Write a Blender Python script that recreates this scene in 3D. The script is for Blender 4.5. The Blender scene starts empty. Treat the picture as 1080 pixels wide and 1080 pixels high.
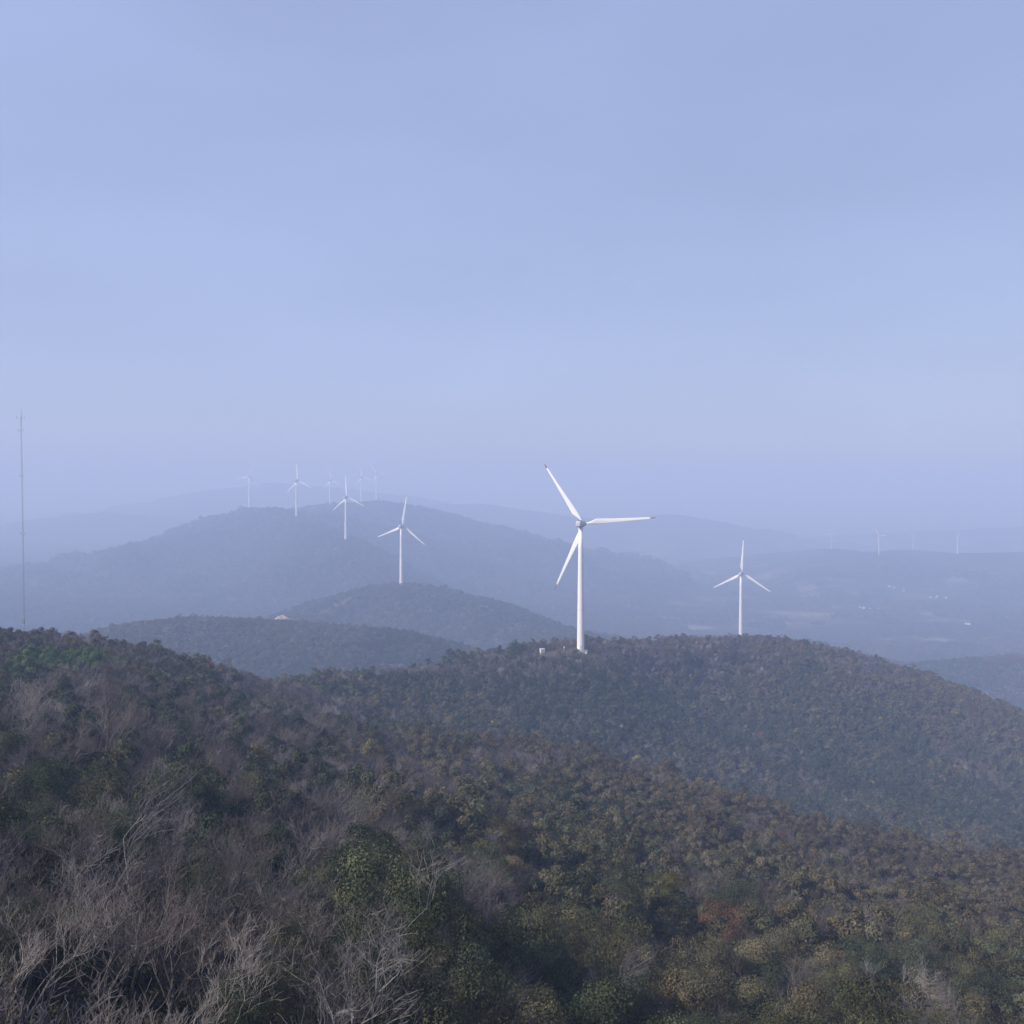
import bpy, math, random
import numpy as np
from mathutils import Vector, Matrix, Euler

random.seed(7)
rng = np.random.default_rng(7)
scene = bpy.context.scene
COL = scene.collection
R = math.radians

# ------------------------------------------------------------------ camera
F = 1037.0
YH = 520.0
PITCH = math.atan((540.0 - YH) / F)
cam_d = bpy.data.cameras.new("camera")
cam_d.sensor_width = 36
cam_d.angle = 2 * math.atan(540 / F)
cam_d.clip_start = 0.5
cam_d.clip_end = 60000
cam = bpy.data.objects.new("camera", cam_d)
COL.objects.link(cam)
cam.rotation_euler = (R(90) - PITCH, 0, 0)
scene.camera = cam


def P(px, py, D):
    """world point seen at photo pixel (px, py) at depth D metres (camera at the origin looking +Y)"""
    a, b = (px - 540) / F, (540 - py) / F
    dy = math.cos(PITCH) + b * math.sin(PITCH)
    dz = -math.sin(PITCH) + b * math.cos(PITCH)
    return (a / dy * D, D, dz / dy * D)


def to_px(x, y, z):
    cy = y * math.cos(PITCH) - z * math.sin(PITCH)
    cz = y * math.sin(PITCH) + z * math.cos(PITCH)
    return 540 + F * x / cy, 540 - F * cz / cy


# ------------------------------------------------------------------ noise
def vnoise(x, y, seed=0):
    xi = np.floor(x).astype(np.int64); yi = np.floor(y).astype(np.int64)
    fx = x - xi; fy = y - yi
    fx = fx * fx * fx * (fx * (fx * 6 - 15) + 10); fy = fy * fy * fy * (fy * (fy * 6 - 15) + 10)
    def h(a, b):
        n = (a * 374761393 + b * 668265263 + seed * 1274126177) & 0xFFFFFFFF
        n = ((n ^ (n >> 13)) * 1274126177) & 0xFFFFFFFF
        n = n ^ (n >> 16)
        return (n & 0xFFFFFF) / float(0xFFFFFF) * 2 - 1
    a = h(xi, yi); b = h(xi + 1, yi); c = h(xi, yi + 1); d = h(xi + 1, yi + 1)
    return (a + (b - a) * fx) * (1 - fy) + (c + (d - c) * fx) * fy


def fbm(x, y, seed=0, oct=4):
    s = 0; a = 1; t = 0
    for i in range(oct):
        s = s + a * vnoise(x * 2 ** i + 17.3 * i, y * 2 ** i - 9.1 * i, seed + i); t += a; a *= 0.5
    return s / t


# ------------------------------------------------------------------ terrain
TREE = 4.2     # the canopy that stands on the ground at a silhouette
near_px = [
    # foreground hill, left to right, bottom to crest
    (-250, 1080, 34), (-250, 880, 80), (-250, 760, 160), (-250, 690, 270), (-250, 655, 340),
    (0, 1080, 36), (0, 980, 52), (0, 880, 85), (0, 780, 150), (0, 705, 260), (0, 669, 350),
    (90, 677, 330), (80, 730, 215),
    (150, 1080, 38), (150, 980, 56), (150, 880, 92), (150, 785, 160), (150, 722, 240), (150, 693, 305),
    (300, 1080, 45), (300, 980, 66), (300, 880, 112), (300, 805, 190), (300, 752, 300), (235, 711, 330), (310, 728, 370),
    (450, 1080, 60), (450, 980, 90), (450, 880, 155), (450, 815, 250), (450, 778, 345), (375, 765, 360),
    (600, 1080, 80), (600, 980, 122), (600, 880, 205), (600, 825, 280), (600, 795, 340),
    (750, 1080, 95), (750, 980, 140), (750, 900, 220), (750, 838, 318),
    (900, 1080, 105), (900, 1000, 150), (900, 930, 222), (900, 884, 300),
    (1080, 1080, 115), (1080, 1000, 165), (1080, 950, 230), (1080, 911, 290),
    (1330, 1080, 120), (1330, 1000, 190), (1330, 960, 280),
    # the turbine hill
    (360, 714, 450), (400, 706, 510), (400, 742, 445), (500, 692, 560), (500, 740, 490),
    (590, 680, 588), (615, 677, 588), (660, 674, 640), (600, 730, 530), (600, 772, 470),
    (720, 671, 690), (700, 730, 600), (700, 790, 500),
    (800, 672, 715), (800, 755, 600), (800, 830, 500),
    (880, 683, 725), (880, 770, 590),
    (960, 706, 725), (960, 800, 570), (960, 870, 455),
    (1080, 752, 705), (1080, 830, 560), (1080, 888, 465),
    (1250, 820, 680), (1250, 890, 500),
]
pts = [(*P(px, py, D)[:2], P(px, py, D)[2] - TREE) for px, py, D in near_px]
pts += [  # ground that the photo hides: under the camera, behind it and behind the crests
    (0, 0, -18), (0, 16, -20), (-16, 8, -19), (18, 8, -22), (0, -40, -24), (-60, -20, -28), (60, -20, -38),
    (0, -140, -60), (-140, -60, -50), (140, -40, -80), (-260, 60, -70), (260, 60, -125), (200, 120, -112),
    (-120, 60, -38),
]
for px, D, z in [(600, 420, -122), (750, 415, -140), (900, 390, -150), (1080, 385, -160), (450, 415, -101),
                 (-60, 480, -92), (100, 440, -92), (230, 450, -104), (330, 560, -128), (460, 700, -150),
                 (615, 720, -142), (740, 830, -150), (850, 850, -165), (980, 850, -190), (1120, 850, -210),
                 (-300, 500, -100), (1300, 420, -180), (1300, 850, -230)]:
    pts.append(((px - 540) / F * D, D, z))
pts = np.array(pts, float)


def phi(r):
    return np.sqrt(r * r + 22.0 ** 2)


_n = len(pts)
_A = np.zeros((_n + 3, _n + 3))
_d = np.hypot(pts[:, None, 0] - pts[None, :, 0], pts[:, None, 1] - pts[None, :, 1])
_A[:_n, :_n] = phi(_d) - np.eye(_n) * 1.5
_A[:_n, _n] = 1; _A[:_n, _n + 1] = pts[:, 0]; _A[:_n, _n + 2] = pts[:, 1]
_A[_n:, :_n] = _A[:_n, _n:].T
_W = np.linalg.solve(_A, np.concatenate([pts[:, 2], np.zeros(3)]))


def near_h(x, y):
    z = _W[_n] + _W[_n + 1] * x + _W[_n + 2] * y
    for i in range(_n):
        z = z + _W[i] * phi(np.hypot(x - pts[i, 0], y - pts[i, 1]))
    out = (np.maximum(0, y - 760) * 0.45 + np.maximum(0, np.abs(x) - 430) * 0.35 + np.maximum(0, -y - 160) * 0.4)
    return z - out


RIDGES = [  # crest pixels (px, py, D), flank slope, roundness
    ([(40, 690, 960), (90, 668, 950), (140, 654, 940), (200, 647, 930), (300, 652, 930), (400, 660, 900), (450, 671, 880), (490, 684, 850), (560, 720, 800)], .42, 40),
    ([(660, 700, 1250), (740, 673, 1240), (780, 669, 1240), (850, 675, 1220), (900, 690, 1180), (960, 722, 1100)], .42, 45),
    ([(270, 656, 1230), (300, 649, 1230), (335, 643, 1270), (375, 628, 1320), (400, 616, 1345), (422, 613, 1345), (460, 618, 1340), (500, 628, 1310), (550, 646, 1230), (600, 664, 1150), (660, 700, 1050)], .40, 40),
    ([(60, 628, 2650), (120, 606, 2600), (160, 586, 2560), (195, 559, 2520), (230, 543, 2500), (263, 536, 2500), (290, 537, 2400), (313, 543, 2287), (340, 556, 2080), (364, 567, 1897), (380, 585, 1750), (400, 610, 1620)], .52, 55),
    ([(290, 537, 2400), (340, 541, 2380), (400, 556, 2330), (450, 575, 2250), (520, 604, 2150), (600, 632, 2000), (680, 665, 1850)], .32, 70),
    ([(300, 548, 3100), (330, 538, 3100), (348, 532, 3100), (380, 527, 3300), (397, 526, 3240), (425, 533, 3150), (450, 543, 3100), (490, 560, 3000), (540, 580, 2900), (600, 597, 2800), (680, 612, 2750), (760, 632, 2650)], .27, 80),
    ([(100, 562, 5000), (150, 542, 5000), (185, 527, 5000), (230, 515, 5000), (290, 508, 5000), (340, 512, 5000), (420, 521, 4800), (500, 541, 4600), (560, 562, 4500)], .22, 120),
    ([(-250, 575, 4300), (-100, 562, 4200), (0, 553, 4200), (60, 544, 4200), (110, 539, 4100), (160, 543, 4000), (220, 562, 3800)], .22, 120),
    ([(-200, 612, 3200), (-60, 605, 3200), (40, 603, 3200), (100, 608, 3100), (150, 620, 3000)], .12, 120),
    ([(500, 590, 4300), (560, 573, 4400), (620, 557, 4400), (670, 545, 4300), (705, 541, 4300), (735, 546, 4300), (790, 561, 4200), (850, 576, 4050), (900, 590, 3850)], .22, 120),
    ([(440, 532, 6800), (500, 530, 6800), (560, 538, 6800), (640, 548, 6600)], .2, 150),
    ([(840, 580, 4000), (877, 577, 3700), (925, 583, 3300), (960, 578, 3850), (1010, 582, 3300), (1100, 580, 3500), (1250, 574, 3700)], .17, 100),
    ([(780, 572, 6800), (900, 563, 6800), (1000, 558, 6800), (1150, 552, 6800), (1300, 550, 6800)], .15, 200),
    ([(910, 728, 1420), (940, 712, 1450), (975, 703, 1480), (1020, 696, 1480), (1080, 691, 1480), (1200, 682, 1450), (1330, 690, 1400)], .36, 60),
]
FARK = {(40, 690, 960): 1.2, (660, 700, 1250): 1.2, (270, 656, 1230): 1.3, (60, 628, 2650): 1.4, (290, 537, 2400): 1.4, (300, 548, 3100): 1.22, (100, 562, 5000): 1.6, (-250, 575, 4300): 1.5, (500, 590, 4300): 1.5, (-200, 612, 3200): 1.2, (840, 580, 4000): 1.18}
RID = []
for rp, s, r in RIDGES:
    k_ = FARK.get(rp[0], 1.0); q = np.array([P(a[0], a[1], a[2] * k_) for a in rp]); q[:, 2] -= 8.0
    RID.append((q, s, r))


def height(x, y):
    x = np.asarray(x, float); y = np.asarray(y, float)
    t = np.clip((x + 350) / 900, 0, 1); t = t * t * (3 - 2 * t)
    floor = -270 - 80 * t + 9 * fbm(x / 420, y / 420, 5, 4)
    far = np.hypot(x, y)
    floor = floor + np.clip((far - 7500) / 6000, 0, 1) * 60
    n1 = fbm(x / 190, y / 190, 21, 4)
    n2 = np.abs(fbm(x / 330, y / 330, 33, 3))
    best = floor
    def smax(a, b, k):
        h = np.clip((b - a) / k, -1, 1)
        return np.where(np.abs(b - a) < k, (a + b) / 2 + k / 4 * (1 + h * h) * 1.0, np.maximum(a, b)) if False else \
            np.maximum(a, b) + np.maximum(0, k - np.abs(a - b)) ** 2 / (4 * k)
    for q, s, r in RID:
        hz = np.full(x.shape, -1e9)
        for a, b in zip(q[:-1], q[1:]):
            ex, ey = b[0] - a[0], b[1] - a[1]
            u = np.clip(((x - a[0]) * ex + (y - a[1]) * ey) / (ex * ex + ey * ey), 0, 1)
            d = np.hypot(x - a[0] - u * ex, y - a[1] - u * ey)
            w = np.clip((d - r * .6) / (r * 3), 0, 1)
            zz = a[2] + u * (b[2] - a[2]) - s * (np.sqrt(d * d + r * r) - r) * (1 + .35 * n1 * w) - w * n2 * 34 + w * 5
            hz = np.maximum(hz, zz)
        best = smax(best, hz, 14)
    nr = (y > -400) & (y < 1500) & (np.abs(x) < 900)
    zn = np.full(x.shape, -1e9)
    if nr.any():
        xs, ys = x[nr], y[nr]
        zn[nr] = near_h(xs, ys) + 1.6 * fbm(xs / 34, ys / 34, 3, 3) * np.clip(np.hypot(xs, ys) / 120, 0, 1)
    best = smax(best, zn, 10)
    return best


# polar ground sheet, fine where the picture looks
az = np.concatenate([np.arange(-180, -44, 4.0), np.arange(-44, 44.01, 0.22), np.arange(48, 180, 4.0)])
azr = np.radians(az)
rd = [3.0]
while rd[-1] < 14500:
    rd.append(rd[-1] * 1.0125 + 0.05)
rd = np.array(rd)
NA, NR = len(az), len(rd)
GX = np.sin(azr)[:, None] * rd[None, :]
GY = np.cos(azr)[:, None] * rd[None, :]
GZ = height(GX.ravel(), GY.ravel()).reshape(NA, NR)
ZMIN = float(GZ.min())


def mesh_from(name, verts, faces, mats=(), smooth=False):
    me = bpy.data.meshes.new(name)
    me.from_pydata(verts, [], faces)
    for m in mats:
        me.materials.append(m)
    if smooth:
        me.polygons.foreach_set("use_smooth", [True] * len(me.polygons))
    me.update()
    return me


def np_mesh(name, V, Q, mat=None, smooth=False):
    """verts (n,3), faces (m,k) with constant k"""
    V = np.asarray(V, np.float32); Q = np.asarray(Q, np.int32)
    k = Q.shape[1]
    me = bpy.data.meshes.new(name)
    me.vertices.add(len(V)); me.vertices.foreach_set("co", V.ravel())
    me.loops.add(Q.size); me.loops.foreach_set("vertex_index", Q.ravel())
    me.polygons.add(len(Q))
    me.polygons.foreach_set("loop_start", np.arange(0, Q.size, k, dtype=np.int32))
    me.polygons.foreach_set("loop_total", np.full(len(Q), k, np.int32))
    if smooth:
        me.polygons.foreach_set("use_smooth", np.ones(len(Q), bool))
    if mat:
        me.materials.append(mat)
    me.update(calc_edges=True)
    return me


# ------------------------------------------------------------------ materials
def new_mat(name):
    m = bpy.data.materials.new(name); m.use_nodes = True
    nt = m.node_tree; nt.nodes.clear()
    return m, nt, nt.nodes, nt.links


def simple(name, col, rough=.5, noise=0.0, scale=3.0, spec=.4):
    m, nt, N, L = new_mat(name)
    o = N.new("ShaderNodeOutputMaterial"); b = N.new("ShaderNodeBsdfPrincipled")
    b.inputs["Roughness"].default_value = rough
    b.inputs["Specular IOR Level"].default_value = spec
    b.inputs["Base Color"].default_value = (*col, 1)
    if noise:
        tc = N.new("ShaderNodeTexCoord"); nz = N.new("ShaderNodeTexNoise"); nz.inputs["Scale"].default_value = scale
        nz.inputs["Detail"].default_value = 5
        mr = N.new("ShaderNodeMapRange")
        mr.inputs["To Min"].default_value = 1 - noise; mr.inputs["To Max"].default_value = 1 + noise * .4
        mx = N.new("ShaderNodeMix"); mx.data_type = 'RGBA'; mx.blend_type = 'MULTIPLY'
        mx.inputs[0].default_value = 1; mx.inputs[6].default_value = (*col, 1)
        L.new(tc.outputs["Object"], nz.inputs["Vector"]); L.new(nz.outputs["Fac"], mr.inputs["Value"])
        L.new(mr.outputs[0], mx.inputs[7]); L.new(mx.outputs[2], b.inputs["Base Color"])
    L.new(b.outputs[0], o.inputs[0])
    return m


def plant_mat(name, leaf, instanced):
    """tint per tree (object colour, or the instancer's attribute), small random variation per leaf"""
    m, nt, N, L = new_mat(name)
    o = N.new("ShaderNodeOutputMaterial")
    if instanced:
        t = N.new("ShaderNodeAttribute"); t.attribute_type = 'INSTANCER'; t.attribute_name = "tint"; tc = t.outputs["Color"]
    else:
        t = N.new("ShaderNodeObjectInfo"); tc = t.outputs["Color"]
    a = N.new("ShaderNodeAttribute"); a.attribute_name = "vary"
    mx = N.new("ShaderNodeMix"); mx.data_type = 'RGBA'; mx.blend_type = 'MULTIPLY'; mx.inputs[0].default_value = 1
    L.new(tc, mx.inputs[6]); L.new(a.outputs["Color"], mx.inputs[7])
    d = N.new("ShaderNodeBsdfDiffuse"); L.new(mx.outputs[2], d.inputs["Color"])
    if leaf:
        tr = N.new("ShaderNodeBsdfTranslucent"); L.new(mx.outputs[2], tr.inputs["Color"])
        ms = N.new("ShaderNodeMixShader"); ms.inputs[0].default_value = .12
        L.new(d.outputs[0], ms.inputs[1]); L.new(tr.outputs[0], ms.inputs[2]); L.new(ms.outputs[0], o.inputs[0])
    else:
        L.new(d.outputs[0], o.inputs[0])
    return m


M_leaf = {True: plant_mat("leaf_wood", True, True), False: plant_mat("leaf_tree", True, False)}
M_twig = {True: plant_mat("twig_wood", False, True), False: plant_mat("twig_tree", False, False)}
M_bark = simple("bark", (.075, .066, .06), .9, .5, 4)
M_bark_pale = simple("bark_pale", (.22, .2, .19), .9, .5, 4)
M_white = simple("white_paint", (.80, .80, .81), .35, .05, .15)
M_nacelle = simple("nacelle_grey", (.50, .52, .56), .45, .12, .5)
M_hub = simple("hub_grey", (.55, .57, .6), .45, .1, .6)
M_dark = simple("dark_metal", (.06, .065, .075), .5)
M_red = simple("red_paint", (.22, .12, .12), .5)
M_steel = simple("galvanised_steel", (.24, .245, .26), .45, .15, 2)
M_conc = simple("concrete", (.36, .34, .32), .9, .3, 1.5)
M_wall = simple("white_wall", (.75, .74, .72), .8, .15, .5)
M_roof = simple("grey_roof", (.30, .29, .30), .8, .2, .5)
M_glass = simple("window_glass", (.04, .05, .06), .15)

# ground
m, nt, N, L = new_mat("ground_cover")
o = N.new("ShaderNodeOutputMaterial"); b = N.new("ShaderNodeBsdfDiffuse"); L.new(b.outputs[0], o.inputs[0])
geo = N.new("ShaderNodeNewGeometry")
def noise(scale, det=6, vec=None, rough=.6):
    n = N.new("ShaderNodeTexNoise"); n.inputs["Scale"].default_value = scale; n.inputs["Detail"].default_value = det
    n.inputs["Roughness"].default_value = rough
    L.new(vec or geo.outputs["Position"], n.inputs["Vector"]); return n.outputs["Fac"]
def ramp(fac, stops):
    r = N.new("ShaderNodeValToRGB"); L.new(fac, r.inputs[0]); e = r.color_ramp.elements
    while len(e) < len(stops): e.new(.5)
    for k, (p, c) in enumerate(stops): e[k].position = p; e[k].color = (*c, 1)
    return r.outputs[0]
def mixc(f, a, b_, mode='MIX'):
    mm = N.new("ShaderNodeMix"); mm.data_type = 'RGBA'; mm.blend_type = mode
    for i, v in ((0, f), (6, a), (7, b_)):
        if hasattr(v, 'links'): L.new(v, mm.inputs[i])
        else: mm.inputs[i].default_value = v
    return mm.outputs[2]
def mapr(v, a, b_, c, d):
    r = N.new("ShaderNodeMapRange"); L.new(v, r.inputs["Value"])
    for k, q in zip(("From Min", "From Max", "To Min", "To Max"), (a, b_, c, d)): r.inputs[k].default_value = q
    return r.outputs[0]
forest = ramp(noise(.012, 8), [(.3, (.028, .034, .020)), (.5, (.048, .046, .028)), (.7, (.062, .050, .036))])
fine = ramp(noise(.16, 6, None, .75), [(.30, (.45, .45, .45)), (.66, (1.5, 1.5, 1.5))])
forest = mixc(1.0, forest, fine, 'MULTIPLY')
vor = N.new("ShaderNodeTexVoronoi"); vor.inputs["Scale"].default_value = .016
vmap = N.new("ShaderNodeMapping"); vmap.inputs["Scale"].default_value = (.45, 1.0, .2); L.new(geo.outputs["Position"], vmap.inputs["Vector"])
wob = N.new("ShaderNodeTexNoise"); wob.inputs["Scale"].default_value = .006; L.new(geo.outputs["Position"], wob.inputs["Vector"])
wadd = N.new("ShaderNodeVectorMath"); wadd.operation = 'MULTIPLY_ADD'; wadd.inputs[1].default_value = (160, 160, 0)
L.new(wob.outputs["Color"], wadd.inputs[0]); L.new(vmap.outputs[0], wadd.inputs[2]); L.new(wadd.outputs[0], vor.inputs["Vector"])
sep = N.new("ShaderNodeSeparateColor"); L.new(vor.outputs["Color"], sep.inputs[0])
fields = ramp(sep.outputs[0], [(.0, (.05, .055, .03)), (.35, (.09, .085, .05)), (.62, (.13, .12, .08)), (.88, (.30, .28, .22)), (1.0, (.14, .13, .09))])
sepp = N.new("ShaderNodeSeparateXYZ"); L.new(geo.outputs["Position"], sepp.inputs[0])
low = mapr(sepp.outputs[2], -250, -318, 0, 1)
patch = ramp(noise(.0045, 5), [(.47, (0, 0, 0)), (.60, (1, 1, 1))])
fm = mixc(1.0, patch, low, 'MULTIPLY')
colr = mixc(fm, forest, fields)
ba = N.new("ShaderNodeAttribute"); ba.attribute_name = "bare"
earth = ramp(noise(.5, 6), [(.3, (.07, .06, .042)), (.6, (.125, .105, .08)), (.8, (.19, .165, .125))])
colr = mixc(ba.outputs["Fac"], colr, earth)
L.new(colr, b.inputs["Color"])
M_ground = m

V = np.stack([GX, GY, GZ], -1).reshape(-1, 3)
ii, jj = np.meshgrid(np.arange(NA), np.arange(NR - 1), indexing='ij')
i2 = (ii + 1) % NA
Q = np.stack([ii * NR + jj, ii * NR + jj + 1, i2 * NR + jj + 1, i2 * NR + jj], -1).reshape(-1, 4)[:, ::-1]
me = np_mesh("ground", np.vstack([V, [[0, 0, -18.0]]]), Q[:, ::-1], M_ground, True)
# bare places: (px, py, D, radius x, radius y)
BARE = []
def bare_at(x, y, rx, ry): BARE.append((x, y, rx, ry))

# turbines: hub pixel, depth, degrees of first blade, yaw of the rotor away from the viewer's axis
TURB = [
    (612.5, 552.5, 589, 5, 18, "nearest and largest white wind turbine, on the ridge beside a small white cabinet"),
    (781.5, 605, 1488, 88, 14, "white wind turbine on the wooded crest at right, blades up, lower left and lower right"),
    (423, 555, 1748, 82, 24, "white wind turbine standing on the rounded hill left of the largest turbine"),
    (364.5, 524.5, 2656, 96, 34, "white wind turbine lowest on the hazy big hill, below the row on its ridge"),
    (312.5, 507, 3202, 97, 42, "pale wind turbine on the big hill, second from the left of the hazy row"),
    (263, 502.5, 3500, 68, 14, "leftmost pale wind turbine, at the top of the big hazy hill"),
    (348, 506.5, 3782, 98, 38, "faint wind turbine behind the big hill, just left above the lowest turbine of the row"),
    (381, 503, 4087, 104, 34, "very faint wind turbine next left of the rightmost one on the far ridge"),
    (397, 500, 3953, 2, 16, "pale wind turbine with a blade pointing right, rightmost on the far ridge"),
    (877, 561.5, 4366, 90, 30, "very faint wind turbine beyond the valley, leftmost of the distant row at right"),
    (927, 565, 3894, 5, 25, "clearest distant wind turbine beyond the valley villages, second of the faint row"),
    (963, 562, 4543, 80, 60, "barely visible wind turbine in the far haze, third of the distant row at right"),
    (1010, 564, 3894, 90, 70, "faint thin wind turbine at far right beyond the valley"),
]
for t in TURB:
    x, y, _ = P(t[0], t[1], t[2])
    bare_at(x, y - 2, 9 if t[2] < 1000 else 8, 8 if t[2] < 1000 else 12)
q = P(573, 684, 580); bare_at(q[0], q[1], 8, 9)
q = P(594, 684, 584); bare_at(q[0], q[1], 11, 3)
q = P(331, 752, 362); bare_at(q[0], q[1], 2.6, 5)
q = P(291, 648, 1596); bare_at(q[0], q[1], 22, 40)


def bare_mask(x, y):
    v = np.zeros_like(x)
    for bx, by, rx, ry in BARE:
        d = np.hypot((x - bx) / rx, (y - by) / ry)
        v = np.maximum(v, np.clip((1.25 - d) / .5, 0, 1))
    # the track up the saddle beside the sandy cut
    a = np.array([P(297, 646, 1594), P(316, 645, 1618), P(340, 641, 1656), P(372, 628, 1713)])
    for p, q2 in zip(a[:-1], a[1:]):
        ex, ey = q2[0] - p[0], q2[1] - p[1]
        u = np.clip(((x - p[0]) * ex + (y - p[1]) * ey) / (ex * ex + ey * ey), 0, 1)
        d = np.hypot(x - p[0] - u * ex, y - p[1] - u * ey)
        v = np.maximum(v, np.clip((9 - d) / 4, 0, 1))
    return v


at = me.attributes.new("bare", 'FLOAT', 'POINT')
at.data.foreach_set("value", np.append(bare_mask(V[:, 0], V[:, 1]), 0).astype(np.float32))
ground = bpy.data.objects.new("ground", me); COL.objects.link(ground)
ground["kind"] = "structure"
ground["label"] = "wooded hills and valley floor fading into blue haze"


# ------------------------------------------------------------------ generic shape helpers
class MB:
    def __init__(s): s.v = []; s.f = []
    def ring(s, c, ax, r, n, ph=0.0):
        ax = Vector(ax).normalized(); u = ax.orthogonal().normalized(); w = ax.cross(u)
        b0 = len(s.v)
        for k in range(n):
            a = 2 * math.pi * k / n + ph
            s.v.append(tuple(Vector(c) + (u * math.cos(a) + w * math.sin(a)) * r))
        return b0
    def tube(s, path, radii, n=8, cap=True):
        prev = None
        for k, (p, r) in enumerate(zip(path, radii)):
            a = Vector(path[min(k + 1, len(path) - 1)]) - Vector(path[max(k - 1, 0)])
            b0 = s.ring_u(p, a, r, n)
            if prev is not None:
                for i in range(n):
                    s.f.append((prev + i, prev + (i + 1) % n, b0 + (i + 1) % n, b0 + i))
            elif cap and n > 2:
                s.f.append(tuple(range(b0 + n - 1, b0 - 1, -1)))
            prev = b0
        if cap: s.f.append(tuple(range(prev, prev + n)))
    def ring_u(s, p, a, r, n):
        a = a.normalized() if a.length > 1e-9 else Vector((0, 0, 1))
        ref = Vector((1, 0, 0)) if abs(a.x) < .8 else Vector((0, 1, 0))
        u = a.cross(ref).normalized(); w = a.cross(u)
        b0 = len(s.v)
        for k in range(n):
            t = 2 * math.pi * k / n
            q = Vector(p) + (u * math.cos(t) + w * math.sin(t)) * r
            s.v.append((q.x, q.y, q.z))
        return b0
    def box(s, c, d, rot=None):
        b0 = len(s.v)
        for x in (-1, 1):
            for y in (-1, 1):
                for z in (-1, 1):
                    q = Vector((x * d[0] / 2, y * d[1] / 2, z * d[2] / 2))
                    if rot: q.rotate(rot)
                    s.v.append(tuple(Vector(c) + q))
        for f in ((0, 1, 3, 2), (4, 6, 7, 5), (0, 4, 5, 1), (2, 3, 7, 6), (0, 2, 6, 4), (1, 5, 7, 3)):
            s.f.append(tuple(b0 + i for i in f))
    def mesh(s, name, mat, smooth=False): return mesh_from(name, s.v, s.f, [mat], smooth)


def part(name, me, parent, mat=None):
    o = bpy.data.objects.new(name, me); COL.objects.link(o); o.parent = parent
    return o


def thing(name, label, cat, loc=(0, 0, 0), rz=0, group=None):
    o = bpy.data.objects.new(name, None); COL.objects.link(o)
    o.location = loc; o.rotation_euler = (0, 0, rz); o.empty_display_size = .5
    o["label"] = label; o["category"] = cat
    if group: o["group"] = group
    return o


def gh(x, y): return float(height(np.array([x]), np.array([y]))[0])


# ------------------------------------------------------------------ wind turbine (hub height 75 m, blade 44 m); rotor axis along +Y (away from viewer)
HUB = 75.0
tb = MB(); zs = [(-2, 2.25), (0, 2.25), (.5, 2.2)] + [(z, 2.2 + (1.3 - 2.2) * z / 73.0) for z in (12, 24, 36, 48, 60, 73.0)]
tb.tube([(0, 0, z) for z, r in zs], [r for z, r in zs], 32)
me_tower = tb.mesh("tower", M_white, True)
me_flange = []
for z in (24.3, 48.5):
    fl = MB(); r = 2.2 - .9 * z / 73 + .05
    fl.tube([(0, 0, z - .1), (0, 0, z + .1)], [r, r], 32)
    me_flange.append(fl.mesh("flange", M_hub))
bs = MB(); bs.tube([(0, 0, -2.5), (0, 0, .18), (0, 0, .3)], [4.4, 4.4, 4.2], 28); me_base = bs.mesh("foundation", M_conc)
dr = MB(); dr.box((0, -2.24, 2.3), (.9, .12, 2.1)); dr.box((0, -2.9, .75), (1.2, 1.3, .9)); me_door = dr.mesh("door", M_nacelle)
nb = MB()
secs = [(-5.2, 1.0, 1.15), (-5.0, 1.45, 1.6), (-4.0, 1.75, 1.85), (0, 1.85, 1.95), (2.6, 1.8, 1.9), (3.6, 1.45, 1.5)]
prev = None
for y, hw, hh in secs:
    b0 = len(nb.v)
    for k in range(24):
        t = 2 * math.pi * k / 24
        c, s_ = math.cos(t), math.sin(t)
        e = .55
        nb.v.append((hw * math.copysign(abs(c) ** e, c), y, HUB + hh * math.copysign(abs(s_) ** e, s_)))
    if prev is not None:
        for k in range(24): nb.f.append((prev + k, b0 + k, b0 + (k + 1) % 24, prev + (k + 1) % 24))
    else: nb.f.append(tuple(range(b0, b0 + 24)))
    prev = b0
nb.f.append(tuple(range(prev + 23, prev - 1, -1)))
me_nac = nb.mesh("nacelle", M_nacelle, True)
vb = MB(); vb.tube([(0, -3.4, HUB + 1.7), (0, -3.4, HUB + 3.4)], [.05, .04], 6); vb.box((0, -3.4, HUB + 3.4), (.9, .08, .08)); vb.box((0, -1.6, HUB + 2.0), (1.6, 2.0, .35))
me_vane = vb.mesh("wind_vane", M_dark)
hb = MB(); pr = [(3.55, 1.3), (3.8, 1.6), (4.6, 1.75), (5.6, 1.65), (6.4, 1.25), (6.9, .7), (7.1, .15)]
hb.tube([(0, y, HUB) for y, r in pr], [r for y, r in pr], 28); me_hub = hb.mesh("hub", M_hub, True)
hj = MB(); hj.tube([(0, 3.2, HUB), (0, 3.62, HUB)], [1.42, 1.42], 24); me_joint = hj.mesh("rotor_collar", M_dark, True)


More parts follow.
